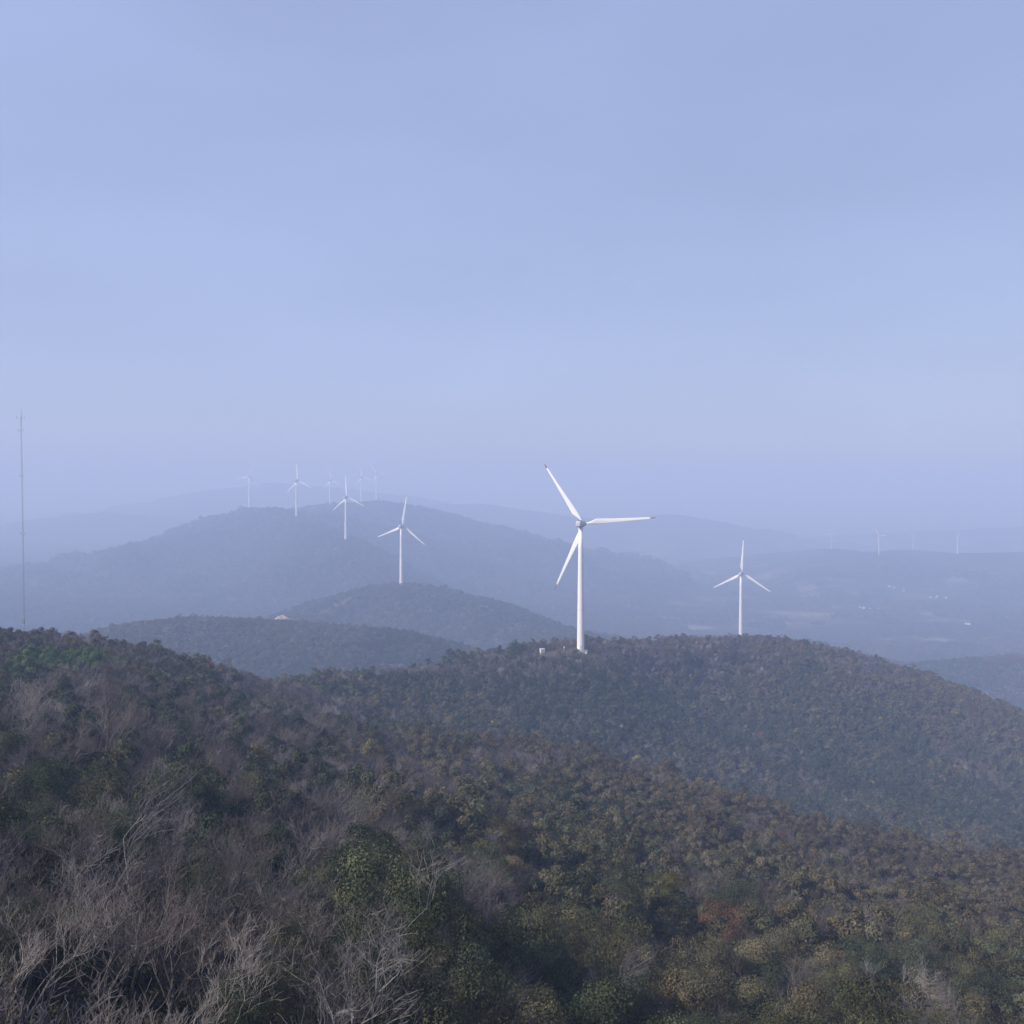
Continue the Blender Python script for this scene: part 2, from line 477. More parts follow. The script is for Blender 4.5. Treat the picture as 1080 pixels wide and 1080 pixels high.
def blade(r0, r1, tip):
    """aerofoil blade along +Z from the rotor axis, chord mostly across X"""
    st = [(1.3, .95, .95, 0), (3.0, .98, .92, 0), (5.2, 1.75, .72, 22), (8.5, 2.75, .52, 15), (13, 2.35, .38, 10), (20, 1.8, .27, 6.5), (28, 1.35, .2, 4),
          (36, .98, .14, 2), (40.0, .75, .1, 1), (42.6, .5, .07, 0), (43.8, .22, .04, 0), (44, .06, .02, 0)]
    zz = [s_[0] for s_ in st]
    vs, fs = [], []
    cuts = sorted(set([z for z in zz if r0 < z < r1] + [r0, r1]))
    prev = None; n = 18
    for z in cuts:
        ch, th, tw = (float(np.interp(z, zz, [s_[k] for s_ in st])) for k in (1, 2, 3)); ch *= 1.0 + .25 * min(1, max(0, (z - 3) / 4))
        b0 = len(vs)
        pre = -(z / 44) ** 2 * -1.2
        for k in range(n):
            t = 2 * math.pi * k / n
            cx = ch * (.5 * math.cos(t)); wide = min(1, max(0, (z - 3) / 4))
            cx += -ch * .2 * wide
            ty = th * .5 * math.sin(t) * (1 - wide * .45 * (1 - math.cos(t)) / 2)
            a = R(tw)
            vs.append((cx * math.cos(a) - ty * math.sin(a), 5.0 + pre + cx * math.sin(a) + ty * math.cos(a), z))
        if prev is not None:
            for k in range(n): fs.append((prev + k, b0 + k, b0 + (k + 1) % n, prev + (k + 1) % n)[::-1])
        prev = b0
    fs.append(tuple(range(prev, prev + n)))
    fs.append(tuple(range(n - 1, -1, -1)))
    return vs, fs


bv, bf = blade(1.3, 40.6, False); me_blade = mesh_from("blade", bv, bf, [M_white], True)
bv, bf = blade(40.6, 44.0, True); me_tip = mesh_from("blade_tip", bv, bf, [M_red], True)


def make_turbine(t):
    hx, hy, D, ang, yaw, label = t
    x, y, hz = P(hx, hy, D)
    g = gh(x, y)
    s = (hz - g) / HUB
    o = thing("wind_turbine", label, "wind turbine", (x, y, g), 0, "wind turbines standing on the hills")
    o.scale = (s, s, s)
    tw = part("tower", me_tower, o)
    if D < 1000: part("flange", me_flange[0], tw); part("flange", me_flange[1], tw)
    if D < 1800: part("foundation", me_base, o)
    if D < 1000: part("door", me_door, tw)
    n = part("nacelle", me_nac, o)
    if D < 3300: part("wind_vane", me_vane, n)
    h = part("hub", me_hub, o)
    if D < 3300: part("rotor_collar", me_joint, h)
    view = math.atan2(x, y)
    rz = -view - R(yaw)
    for p in (n, h): p.rotation_euler = (0, 0, rz)
    for k in range(3):
        b = part("blade", me_blade, o)
        # rotate the blade about the rotor axis (Y) through the hub centre, then yaw
        a = R(90 - (ang + 120 * k))
        Mx = Matrix.Translation((0, 0, HUB)) 
        M4 = Matrix.Rotation(rz, 4, 'Z') @ Mx @ Matrix.Rotation(a, 4, 'Y')
        b.matrix_local = M4 @ Matrix.Scale(1.0 if D < 1000 else .93, 4)
        part("blade_tip", me_tip, b)
    print("turbine", round(s, 3), [round(v, 1) for v in to_px(x, y, g)], D)
    return o


for t in TURB: make_turbine(t)

# ------------------------------------------------------------------ lattice mast on the left ridge
D0 = 352
x0, y0, _ = P(26, 660, D0); g0 = gh(x0, y0)
_, _, ztop = P(23, 431, D0); Hm = ztop - g0
mast = thing("lattice_mast", "tall thin grey lattice mast rising from the left ridge", "mast", (x0, y0, g0))
mast.rotation_euler = (0, R(-.35), 0)
lm = MB(); W = .2
legs = [(W * math.cos(a), W * math.sin(a)) for a in (R(90), R(210), R(330))]
for lx, ly in legs: lm.tube([(lx, ly, -1), (lx, ly, Hm - 3)], [.03, .03], 5)
z = 0
while z < Hm - 4:
    for k in range(3):
        a, b2 = legs[k], legs[(k + 1) % 3]
        lm.tube([(a[0], a[1], z), (b2[0], b2[1], z + 1.2)], [.014, .014], 4, False)
        lm.tube([(b2[0], b2[1], z + 1.2), (a[0], a[1], z + 1.2)], [.013, .013], 4, False)
    z += 1.2
part("lattice_column", lm.mesh("lattice_column", M_steel), mast)
mm = MB(); mm.tube([(0, 0, Hm - 4), (0, 0, Hm)], [.07, .04], 6); part("top_pole", mm.mesh("top_pole", M_steel), mast)
for zz, w in ((Hm - 3.4, 1.7), (Hm - 8, 1.0), (Hm * .72, .8), (Hm * .48, .8)):
    bm_ = MB(); bm_.tube([(-w, 0, zz), (w * .75, 0, zz)], [.028, .028], 5)
    bm_.tube([(-w, 0, zz), (-w, 0, zz + .7)], [.06, .1], 6); bm_.tube([(w * .75, 0, zz), (w * .75, 0, zz + .5)], [.05, .08], 6)
    part("instrument_boom", bm_.mesh("instrument_boom", M_steel), mast)
bx_ = MB(); bx_.box((0, -.55, Hm * .12), (.6, .4, 1.9)); part("equipment_box", bx_.mesh("equipment_box", M_steel), mast)

# ------------------------------------------------------------------ small things beside the nearest turbine
x, y, _ = P(572, 682, 583); g = gh(x, y)
cab = thing("transformer_cabinet", "small white transformer cabinet on the ridge left of the largest turbine", "cabinet", (x, y, g + .5), R(20))
c = MB(); c.box((0, 0, 1.55), (2.7, 2.0, 2.0)); part("housing", c.mesh("housing", M_white), cab)
c = MB(); c.box((0, 0, 2.65), (3.1, 2.4, .2)); c.box((0, 0, 2.82), (2.4, 1.7, .14)); part("roof", c.mesh("roof", M_wall), cab)
c = MB(); c.box((0, 0, -.1), (2.4, 1.7, 1.3)); part("plinth", c.mesh("plinth", M_conc), cab)
for sx in (-.62, .62):
    c = MB(); c.box((sx, -1.02, 1.5), (1.05, .05, 1.6)); part("door", c.mesh("door", M_nacelle), cab)
x, y, _ = P(595, 680, 586); g = gh(x, y)
po = thing("marker_post", "pale short post between the white cabinet and the largest turbine", "post", (x, y, g))
c = MB(); c.tube([(0, 0, -.4), (0, 0, 3.2)], [.16, .14], 8); part("post", c.mesh("post", M_conc), po)
c = MB(); c.box((0, -.2, 2.5), (.7, .1, .9)); part("plate", c.mesh("plate", M_wall), po)
x, y, _ = P(618, 684, 584); g = gh(x, y)
cb = thing("control_box", "small pale control box at the foot of the largest turbine", "box", (x, y, g))
c = MB(); c.box((0, 0, .9), (1.0, .7, 1.6)); part("housing", c.mesh("housing", M_wall), cb)
c = MB(); c.box((0, 0, 1.76), (1.2, .9, .1)); part("lid", c.mesh("lid", M_roof), cb)

# sandy cut beside the track
x, y, _ = P(296, 645, 1590); g = gh(x, y)
M_sand = simple("sandy_earth", (.50, .41, .31), .95, .35, .25)
vs, fs = [], []
na, nr_ = 26, 8
for j in range(nr_ + 1):
    for i in range(na):
        a = 2 * math.pi * i / na; rr = j / nr_
        k = 1 + .22 * math.sin(3 * a + 1) + .12 * math.sin(7 * a)
        h = 6.5 * (1 - rr ** 2.2) * (1 + .3 * math.sin(5 * a + 3 * rr)) - 1.2 * (rr > .99) + (1.4 * math.cos(a - .4)) * (1 - rr)
        vs.append((rr * 9.5 * k * math.cos(a), rr * 8 * k * math.sin(a), h))
for j in range(nr_):
    for i in range(na):
        fs.append((j * na + i, (j + 1) * na + i, (j + 1) * na + (i + 1) % na, j * na + (i + 1) % na))
sm = bpy.data.objects.new("sand_mound", mesh_from("sand_mound", vs, fs, [M_sand], True)); COL.objects.link(sm)
sm.location = (x, y, g + 2.5); sm.scale = (1.3, 1.5, .8); sm["label"] = "pale sandy mound beside a track at the foot of the big hazy hill"; sm["category"] = "mound"

# ------------------------------------------------------------------ village houses in the right-hand valley
HOUSES = [(938, 620, 3, 0), (943, 620.5, 2, 0), (954, 621, 2, 1), (953, 624.5, 1.6, 0), (981.5, 630.5, 2.4, 0), (988, 630, 2, 1), (998, 631, 1.6, 0),
          (907, 641, 2.2, 0), (911, 642, 1.6, 1), (918, 642.5, 2.4, 0), (926, 643, 2, 0), (1058, 643, 3.4, 0), (1061, 653.5, 4, 0), (1066, 646, 1.6, 1),
          (1019, 659, 2.4, 0), (1022, 659.5, 1.6, 1), (944.5, 663, 2.2, 0), (954, 661, 3, 1), (959, 661, 1.8, 0)]
hw = MB()
L_, W_, H_ = 12, 8, 6.5
hw.box((0, 0, H_ / 2 - 1), (L_, W_, H_ + 2)); me_hw = hw.mesh("wall", M_wall)
hr = MB(); b0 = 0
hr.v = [(-L_ / 2 - .5, -W_ / 2 - .6, H_), (L_ / 2 + .5, -W_ / 2 - .6, H_), (L_ / 2 + .5, W_ / 2 + .6, H_), (-L_ / 2 - .5, W_ / 2 + .6, H_), (-L_ / 2 - .5, 0, H_ + 2.6), (L_ / 2 + .5, 0, H_ + 2.6)]
hr.f = [(0, 1, 5, 4), (2, 3, 4, 5), (0, 4, 3), (1, 2, 5), (3, 2, 1, 0)]
M_roof_pale = simple("pale_sheet_roof", (.62, .62, .64), .5, .1, .3)
me_hr = [hr.mesh("roof", M_roof), hr.mesh("roof", M_roof_pale)]
hwin = MB()
for k in range(4): hwin.box((-4.5 + 3 * k, -W_ / 2 - .02, 3.8), (1.3, .1, 1.4))
me_win = hwin.mesh("window", M_glass)
HG = {}
def ray_ground(px, py):
    lo = 1700.0
    Ds = np.arange(1500, 7000, 10.0)
    xs = np.array([P(px, py, d) for d in Ds]); hz = height(xs[:, 0], xs[:, 1])
    k = np.argmax(hz >= xs[:, 2])
    return xs[k][0], xs[k][1], hz[k]
for i, (px, py, wpx, roof) in enumerate(HOUSES):
    x, y, g = ray_ground(px, py)
    s = wpx / F * y / 13.0
    s = min(max(s, .55), 1.25)
    zone = ("highest hamlet across the valley" if py < 625 else "hamlet below the distant turbines" if py < 635 else
            "hamlet farthest left in the valley" if px < 930 else "lower hamlet in the valley, far right" if px > 1040 else
            "hamlet just above the right-hand hill" if px > 1000 else "hamlet nearest the wooded right crest")
    o = thing("house", "small %s house in the %s" % ("grey-roofed" if roof == 0 else "pale-roofed", zone), "house", (x, y, g), R(random.uniform(-35, 35)), "village houses in the hazy valley, " + zone + (" grey" if roof == 0 else " pale"))
    o.scale = (s, s, s)
    part("wall", me_hw, o); part("roof", me_hr[roof], o)

# ------------------------------------------------------------------ trees
def add_vary(me, vals):
    a = me.color_attributes.new("vary", 'FLOAT_COLOR', 'CORNER')
    cnt = np.empty(len(me.polygons), np.int32); me.polygons.foreach_get("loop_total", cnt)
    c = np.repeat(np.asarray(vals, np.float32), cnt, axis=0)
    a.data.foreach_set("color", np.hstack([c, np.ones((len(c), 1), np.float32)]).ravel())


def leafy_crown(seed, H, Wd, n_clump, n_leaf, size):
    r = np.random.default_rng(seed)
    cl = []
    for k in range(n_clump):
        a = r.uniform(0, 2 * math.pi); t = (k + r.uniform(0, 1)) / n_clump
        zc = H * (.13 + .75 * t); rad = Wd * .5 * math.sqrt(max(.02, 1 - ((t - .36) / .72) ** 2)) * r.uniform(.3, 1.05)
        cl.append((rad * math.cos(a), rad * math.sin(a), zc, Wd * r.uniform(.10, .235), r.uniform(.72, 1.3), r.uniform(-.1, .1)))
    cl = np.array(cl)
    w = cl[:, 3] ** 2; k = r.choice(len(cl), n_leaf, p=w / w.sum())
    d = r.normal(size=(n_leaf, 3)); d /= np.linalg.norm(d, axis=1)[:, None]
    d[:, 2] = np.where(d[:, 2] < -.3, -d[:, 2] * .7, d[:, 2])
    rad = cl[k, 3] * (1.08 - .34 * r.uniform(0, 1, n_leaf) ** 1.6) * np.where(r.uniform(0, 1, n_leaf) < .14, r.uniform(1, 1.55, n_leaf), 1)
    c = cl[k, :3] + d * rad[:, None] * np.array([1, 1, .8])
    nrm = d + r.normal(size=(n_leaf, 3)) * .30; nrm /= np.linalg.norm(nrm, axis=1)[:, None]
    u = np.cross(nrm, r.normal(size=(n_leaf, 3))); u /= np.linalg.norm(u, axis=1)[:, None]
    v = np.cross(nrm, u)
    s = size * r.uniform(.55, 1.35, n_leaf)[:, None]
    asp = r.uniform(.45, .8, n_leaf)[:, None]
    V = np.stack([c - u * s, c - v * s * asp + nrm * s * .15, c + u * s, c + v * s * asp + nrm * s * .15], 1).reshape(-1, 3)
    Q = np.arange(n_leaf * 4).reshape(-1, 4)
    br = cl[k, 4] * r.uniform(.65, 1.35, n_leaf); hue = cl[k, 5] + r.uniform(-.06, .06, n_leaf)
    vals = np.stack([br * (1 + hue), br, br * (1 - hue * .5)], 1)
    return V, Q, vals


def branches(seed, H, levels, spread, lean, n0):
    """recursive limbs: list of (points, radii, level)"""
    r = random.Random(seed); out = []
    def grow(p, d, ln, rad, lev):
        npt = 4 if lev < 3 else 3
        pts_, rads = [p.copy()], [rad]
        q = p.copy(); dd = d.copy()
        for k in range(npt):
            dd = (dd + Vector((r.uniform(-1, 1), r.uniform(-1, 1), r.uniform(-.6, .8))) * .27 + lean * .03).normalized()
            q = q + dd * ln / npt
            pts_.append(q.copy()); rads.append(rad * (1 - .55 * (k + 1) / npt))
        out.append((pts_, rads, lev))
        if lev >= levels: return
        nch = (3, 4, 4, 4, 3)[lev] if lev < 5 else 3
        for c in range(nch):
            t = r.uniform(.35, 1.0) if c else 1.0
            kk = min(npt - 1, int(t * npt)); f = t * npt - kk
            bp = pts_[kk].lerp(pts_[min(kk + 1, npt)], min(1, f))
            ax = Vector((r.uniform(-1, 1), r.uniform(-1, 1), r.uniform(-.2, .6))).normalized()
            nd = (dd * r.uniform(.5, .95) + ax * spread + lean * .10).normalized()
            if nd.z < -.1: nd.z *= -.5
            grow(bp, nd, ln * r.uniform(.5, .78), rads[kk] * r.uniform(.5, .68), lev + 1)
    for s_ in range(n0):
        a = r.uniform(0, 6.28); d = Vector((math.cos(a) * .3, math.sin(a) * .3, 1)).normalized()
        if n0 == 1: d = Vector((r.uniform(-.15, .15), r.uniform(-.1, .1), 1)).normalized()
        grow(Vector((math.cos(a) * .2 * (n0 > 1), math.sin(a) * .2 * (n0 > 1), -.4)), d, H * r.uniform(.34, .44), H * .0145 if n0 == 1 else H * .0105, 0)
    return out


def bare_meshes(seed, H, levels, spread, lean, n0, twig_r, split=2):
    br = branches(seed, H, levels, spread, lean, n0)
    tk, tw = MB(), MB()
    for p, rr, lev in br:
        rr = [max(v, twig_r) for v in rr]
        if lev < split: tk.tube(p, rr, 6 if lev == 0 else 5, False)
        else:
            tw.tube(p, rr, 3, False); tw.lev = getattr(tw, "lev", []) + [lev] * (3 * (len(p) - 1))
    return tk, tw


def twig_vary(me, mb, seed):
    r = np.random.default_rng(seed); lv = np.array(mb.lev)
    add_vary(me, (np.array([1.0, 1.15, 1.3, 1.2, .95, .78, .75])[lv] * r.uniform(.75, 1.25, len(lv)))[:, None].repeat(3, 1))


PROTO = bpy.data.collections.new("tree_prototypes")   # never linked: the woodland objects draw from it
def proto_collection(name): return bpy.data.collections.new(name)


LEAFY_NEAR = []   # (trunk mesh, crown mesh)
for k in range(6):
    H = (6.2, 5.4, 7.0, 5.8, 6.6, 5.0)[k]; Wd = (4.6, 4.2, 4.8, 5.0, 4.2, 4.4)[k]
    Vc, Qc, vals = leafy_crown(100 + k, H, Wd, 27 + 2 * k, 15000, .052)
    mc = np_mesh("crown", Vc, Qc, M_leaf[False]); add_vary(mc, vals)
    tk, tw = bare_meshes(200 + k, H * 1.05, 2, .6, Vector((0, 0, 0)), 1 + k % 2, .012, 3)
    LEAFY_NEAR.append((tk.mesh("trunk", M_bark), mc))
BARE_NEAR = []
for k in range(8):
    H = (6.8, 6.0, 5.4, 7.2, 5.6, 6.2, 6.8, 5.0)[k]
    lean = Vector((.7, 0, .2)) if k % 3 == 0 else Vector((.3, .1, .3)) if k % 3 == 1 else Vector((-.2, 0, .4))
    tk, tw = bare_meshes(300 + k, H, 5, .72, lean, (1, 2, 2, 1, 1, 2, 1, 2)[k], .0055)
    mt = tk.mesh("trunk", M_bark_pale if k in (2, 6) else M_bark)
    mw = tw.mesh("branches", M_twig[False]); twig_vary(mw, tw, k)
    BARE_NEAR.append((mt, mw))
print("bare faces", [len(b_[1].polygons) for b_ in BARE_NEAR])


def wood_proto(kind):
    colc = proto_collection("proto_" + kind)
    n = 0
    if kind == "leafy":
        for k in range(6):
            H = (6.2, 5.4, 7.0, 5.8, 6.6, 5.0)[k]; Wd = (4.6, 4.2, 4.8, 5.0, 4.2, 4.4)[k]
            Vc, Qc, vals = leafy_crown(120 + k, H, Wd, 20 + k, 4200, .125)
            mc = np_mesh("leafy_%d" % k, Vc, Qc, M_leaf[True]); add_vary(mc, vals)
            o = bpy.data.objects.new("leafy_%d" % k, mc); colc.objects.link(o); n += 1
    elif kind == "bare":
        for k in range(6):
            H = (6.2, 5.6, 5.2, 6.6, 5.6, 6.0)[k]
            lean = Vector((.7, 0, .2)) if k % 3 == 0 else Vector((.3, .1, .3)) if k % 3 == 1 else Vector((-.2, 0, .4))
            tk, tw = bare_meshes(320 + k, H, 5, .72, lean, (1, 2, 2, 1, 1, 2)[k], .009, 0)
            mw = tw.mesh("bare_%d" % k, M_twig[True]); twig_vary(mw, tw, k)
            o = bpy.data.objects.new("bare_%d" % k, mw); colc.objects.link(o); n += 1
    elif kind == "shrub":
        for k in range(4):
            Vc, Qc, vals = leafy_crown(150 + k, 2.2, 3.0, 9, 650, .12)
            Vc[:, 2] -= .7
            mc = np_mesh("shrub_%d" % k, Vc, Qc, M_leaf[True]); add_vary(mc, vals)
            o = bpy.data.objects.new("shrub_%d" % k, mc); colc.objects.link(o); n += 1
        for k in range(3):
            tk, tw = bare_meshes(340 + k, 2.6, 3, .75, Vector((.3, 0, .2)), 6, .008, 0)
            mw = tw.mesh("shrub_%d" % (4 + k), M_twig[True]); twig_vary(mw, tw, k)
            o = bpy.data.objects.new("shrub_%d" % (4 + k), mw); colc.objects.link(o); n += 1
    return colc, n


PROTOS = {k: wood_proto(k) for k in ("leafy", "bare", "shrub")}


def wood(name, label, cat, kind, pos, rot, scl, idx, tint):
    colc, n = PROTOS[kind]
    me = bpy.data.meshes.new(name)
    me.vertices.add(len(pos)); me.vertices.foreach_set("co", np.asarray(pos, np.float32).ravel())
    for nm, ty, key, val in (("rot", 'FLOAT_VECTOR', "vector", rot), ("scl", 'FLOAT_VECTOR', "vector", scl), ("idx", 'INT', "value", idx), ("tint", 'FLOAT_COLOR', "color", tint)):
        a = me.attributes.new(nm, ty, 'POINT')
        a.data.foreach_set(key, np.ascontiguousarray(val, np.int32 if ty == 'INT' else np.float32).ravel())
    me.update()
    o = bpy.data.objects.new(name, me); COL.objects.link(o)
    o["kind"] = "stuff"; o["label"] = label; o["category"] = cat
    ng = bpy.data.node_groups.new(name, 'GeometryNodeTree')
    ng.interface.new_socket("Geometry", in_out='INPUT', socket_type='NodeSocketGeometry')
    ng.interface.new_socket("Geometry", in_out='OUTPUT', socket_type='NodeSocketGeometry')
    N = ng.nodes; L = ng.links
    gi = N.new("NodeGroupInput"); go = N.new("NodeGroupOutput")
    ci = N.new("GeometryNodeCollectionInfo"); ci.inputs["Collection"].default_value = colc
    ci.inputs["Separate Children"].default_value = True; ci.inputs["Reset Children"].default_value = True
    ip = N.new("GeometryNodeInstanceOnPoints"); ip.inputs["Pick Instance"].default_value = True
    def attr(nm, ty):
        a = N.new("GeometryNodeInputNamedAttribute"); a.data_type = ty; a.inputs["Name"].default_value = nm; return a.outputs["Attribute"]
    L.new(gi.outputs[0], ip.inputs["Points"]); L.new(ci.outputs[0], ip.inputs["Instance"])
    L.new(attr("idx", 'INT'), ip.inputs["Instance Index"])
    e2r = N.new("FunctionNodeEulerToRotation"); L.new(attr("rot", 'FLOAT_VECTOR'), e2r.inputs[0]); L.new(e2r.outputs[0], ip.inputs["Rotation"])
    L.new(attr("scl", 'FLOAT_VECTOR'), ip.inputs["Scale"])
    L.new(ip.outputs[0], go.inputs[0])
    md = o.modifiers.new("wood", 'NODES'); md.node_group = ng
    return o


# visibility lookup (terrain only)
ang = GZ / rd[None, :]
mxang = np.maximum.accumulate(ang, axis=1)


def seen(x, y, z, marg):
    a = np.degrees(np.arctan2(x, y)); r = np.hypot(x, y)
    ia = np.clip(np.searchsorted(az, a), 0, NA - 1); ir = np.clip(np.searchsorted(rd, r) - 2, 0, NR - 1)
    return (z + marg) / r > mxang[ia, ir]


def scatter(d0, d1, sp0, kgrow, amax, jit=.45):
    """points on the ground whose spacing grows with distance"""
    out = []
    r = d0
    while r < d1:
        s = max(sp0, kgrow * r)
        n = int(2 * amax * r / s)
        a = (np.arange(n) + rng.uniform(0, 1)) / n * 2 * amax - amax
        rr = r + rng.uniform(-jit, jit, n) * s; aa = a + rng.uniform(-jit, jit, n) * s / r
        out.append(np.stack([np.sin(aa) * rr, np.cos(aa) * rr, np.full(n, s)], 1))
        r += s * .9
    o = np.vstack(out)
    return o[rng.permutation(len(o))]


SPECIAL = [
    (118, 47, 410, 11.5, 1, False, "dark-trunked leafless tree with a leaning forked stem, bottom left, largest of the corner"),
    (166, 46, 415, 10.5, 1, False, "slim dark upright leafless tree right of the large forked tree, bottom left"),
    (186, 44, 423, 8.6, 2, True, "pale-stemmed twisted leafless tree in front of the slim dark tree, bottom left"),
    (6, 45, 427, 8.5, 2, True, "pale crooked leafless tree cut by the left edge, bottom left corner"),
    (262, 66, 431, 8.5, 2, True, "silvery leafless tree with fine arching branches, left of centre on the near slope"),
    (190, 92, 437, 8.5, 2, True, "pale leafless tree with a bent branch, high on the left slope"),
]
pt = scatter(24, 3900, 3.2, .0037, R(35))
X, Y, S = pt.T
Z = height(X, Y)
ok = seen(X, Y, Z, np.where(np.hypot(X, Y) < 800, 16, 14)) & (bare_mask(X, Y) < .25)
ok &= ~((Z < -285) & (X > 350) & (Y > 2250) & (fbm(X / 130, Y / 190, 91, 3) < -.02))    # fields and hamlets on the valley floor
_, pb_ = to_px(X, np.maximum(Y, 5), Z)
ok &= ~((pb_ > 1185) & (X > -10.5 - .0 * Y) & (np.hypot(X, Y) < 60))    # nothing close enough to fill the bottom of the view
# trees stay clear of the view lines to the pads in front of the turbines
ok &= ~((Z > -60) & (np.hypot(X, Y) < 22))
for sp_ in SPECIAL:    # room round the big bare trees and in front of them
    sx, sy, _ = P(sp_[0], 1040, sp_[1]); rr_ = math.hypot(sx, sy)
    along = (X * sx + Y * sy) / rr_; side = np.abs(X * sy - Y * sx) / rr_
    ok &= ~((np.hypot(X - sx, Y - sy) < 2.6) | ((along < rr_) & (along > rr_ - 13) & (side < 2.6)))
X, Y, S, Z = X[ok], Y[ok], S[ok], Z[ok]
n = len(X); DD = np.hypot(X, Y)
pxx, pyy = to_px(X, Y, Z + 4)
print("tree points", n)
# what grows where
g1 = fbm(X / 38, Y / 38, 61, 3); g2 = fbm(X / 110, Y / 110, 71, 3); g3 = fbm(X / 20, Y / 20, 81, 2)
pb = .45 + .75 * g1 + .25 * g3
near = DD < 420
pb += np.where(near & (pxx < 430), .22, 0) + np.where(near & (pxx < 340) & (DD < 75), .35, 0) - np.where(near & (pxx > 560), .30, 0)
crestB = near & (pyy < 830) & (pxx > 380)
pb += np.where(crestB & (pxx > 560), .12, 0)
hillB = (DD >= 420) & (DD < 820)
pb += np.where(hillB, -.22, 0) + np.where(hillB & (pyy < 712), .55, 0)
pb += np.where(DD > 820, -.12, 0)
is_bare = rng.uniform(0, 1, n) < np.clip(pb, .06, .92)
is_bare |= (DD < 54) & (pxx < 250)
# leaf tints
pal = np.array([(.036, .045, .027), (.048, .055, .033), (.068, .067, .039), (.084, .075, .047), (.088, .074, .043), (.074, .062, .046), (.115, .098, .040), (.100, .062, .040)])
u = np.clip(.36 + .55 * g2 + .2 * g3 + rng.normal(0, .13, n), 0, .999)
u = np.where(near & (pxx > 640), np.clip(u + .12, 0, .999), u)
u = np.where(near & (pxx < 430), np.clip(u - .10, 0, .999), u)
ci_ = np.minimum((u * 6).astype(int), 5)
rare = np.where(DD < 110, 1, rng.uniform(0, 1, n)); ci_ = np.where(rare < .012, 6, np.where(rare < .016, 7, ci_))
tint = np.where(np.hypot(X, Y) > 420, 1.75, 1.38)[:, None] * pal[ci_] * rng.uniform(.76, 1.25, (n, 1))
palb = np.array([(.106, .094, .095), (.130, .118, .120), (.090, .074, .069), (.102, .088, .081), (.20, .185, .18)])
cb_ = rng.choice(5, n, p=[.3, .25, .18, .15, .12])
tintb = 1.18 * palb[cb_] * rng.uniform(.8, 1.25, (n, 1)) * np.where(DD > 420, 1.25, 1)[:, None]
# the bright green clump on the left shoulder
gc = np.array(P(66, 706, 268)); inb = np.hypot((X - gc[0]) / 13, (Y - gc[1]) / 26) < 1
is_bare &= ~inb; tint[inb] = np.array((.085, .128, .046)) * rng.uniform(.8, 1.25, (inb.sum(), 1))
# a yellow tree mid slope, a red one at right
for (px, py, D, cc) in ((551, 925, 170, (.17, .125, .03)), (1003, 960, 215, (.13, .05, .028)), (700, 985, 135, (.09, .085, .03))):
    qx, qy, _ = P(px, py, D); k = np.argmin(np.hypot(X - qx, Y - qy)); is_bare[k] = False; tint[k] = cc
scl = 1.10 * (S / 3.2) ** .72 * np.clip(np.exp(rng.normal(0, 1, n) * np.interp(np.hypot(X, Y), [150, 400], [.22, .15])), .62, 1.5) * np.interp(np.hypot(X, Y), [180, 420, 1200], [1, .82, .82])
scl = np.where(near & is_bare, scl * 1.16, scl); scl = np.where(near & ~is_bare & (pxx < 360), scl * .86, scl)
rotz = rng.uniform(0, 6.283, n)
rotz = np.where(is_bare, rng.normal(0, .7, n), rotz)
idx_l = rng.integers(0, 6, n); idx_b = rng.integers(0, 6, n)

# the nearest trees are trees of their own
inframe = (pxx > -60) & (pxx < 1140) & (pyy < 1330) & (Y > 10)
def nearest(mask, count):
    k = np.where(mask & inframe)[0]
    return k[np.argsort(DD[k] / scl[k])][:count]
ind_b = nearest(is_bare, 285); ind_l = nearest(~is_bare, 285)
print("individual reach", DD[ind_b].max(), DD[ind_l].max())


def zone(px, py):
    c = ("far left" if px < 110 else "left of centre" if px < 330 else "centre" if px < 560 else "right of centre" if px < 800 else "far right")
    r_ = "along the bottom edge" if py > 1010 else "low on the near slope" if py > 930 else "midway up the near slope"
    return c, r_


LEAFN = ["very dark green", "dark green", "olive green", "dull olive-brown", "brown-leaved", "dusky brown", "yellowish", "russet"]
BAREN = ["grey-brown", "grey", "dark brown", "brown", "pale grey"]


def make_tree(i, bare):
    c, r_ = zone(pxx[i], pyy[i])
    s = float(scl[i])
    size = "tall" if s > 1.05 else "low" if s < .82 else "medium-sized"
    if bare:
        col = BAREN[cb_[i]]
        lab = "%s leafless %s tree %s, %s" % (size, col, r_, c)
        grp = "%s %s leafless trees, %s %s" % (size, col, r_, c)
        nm = "bare_tree"; mt, mc = BARE_NEAR[int(idx_b[i] + (i % 3 == 0) * 2) % 8]; tn = tintb[i]; cn = "branches"
    else:
        col = LEAFN[ci_[i]]
        lab = "%s %s leafy tree %s, %s" % (size, col, r_, c)
        grp = "%s %s leafy trees, %s %s" % (size, col, r_, c)
        nm = "leafy_tree"; mt, mc = LEAFY_NEAR[int(idx_l[i])]; tn = tint[i]; cn = "crown"
    o = thing(nm, lab, "tree", (float(X[i]), float(Y[i]), float(Z[i])), float(rotz[i]), grp)
    o.scale = (s, s, s * random.uniform(.9, 1.3))
    part("trunk", mt, o)
    p = part(cn, mc, o); p.color = (*[float(v) for v in tn], 1)


for i in ind_b: make_tree(i, True)
for i in ind_l: make_tree(i, False)

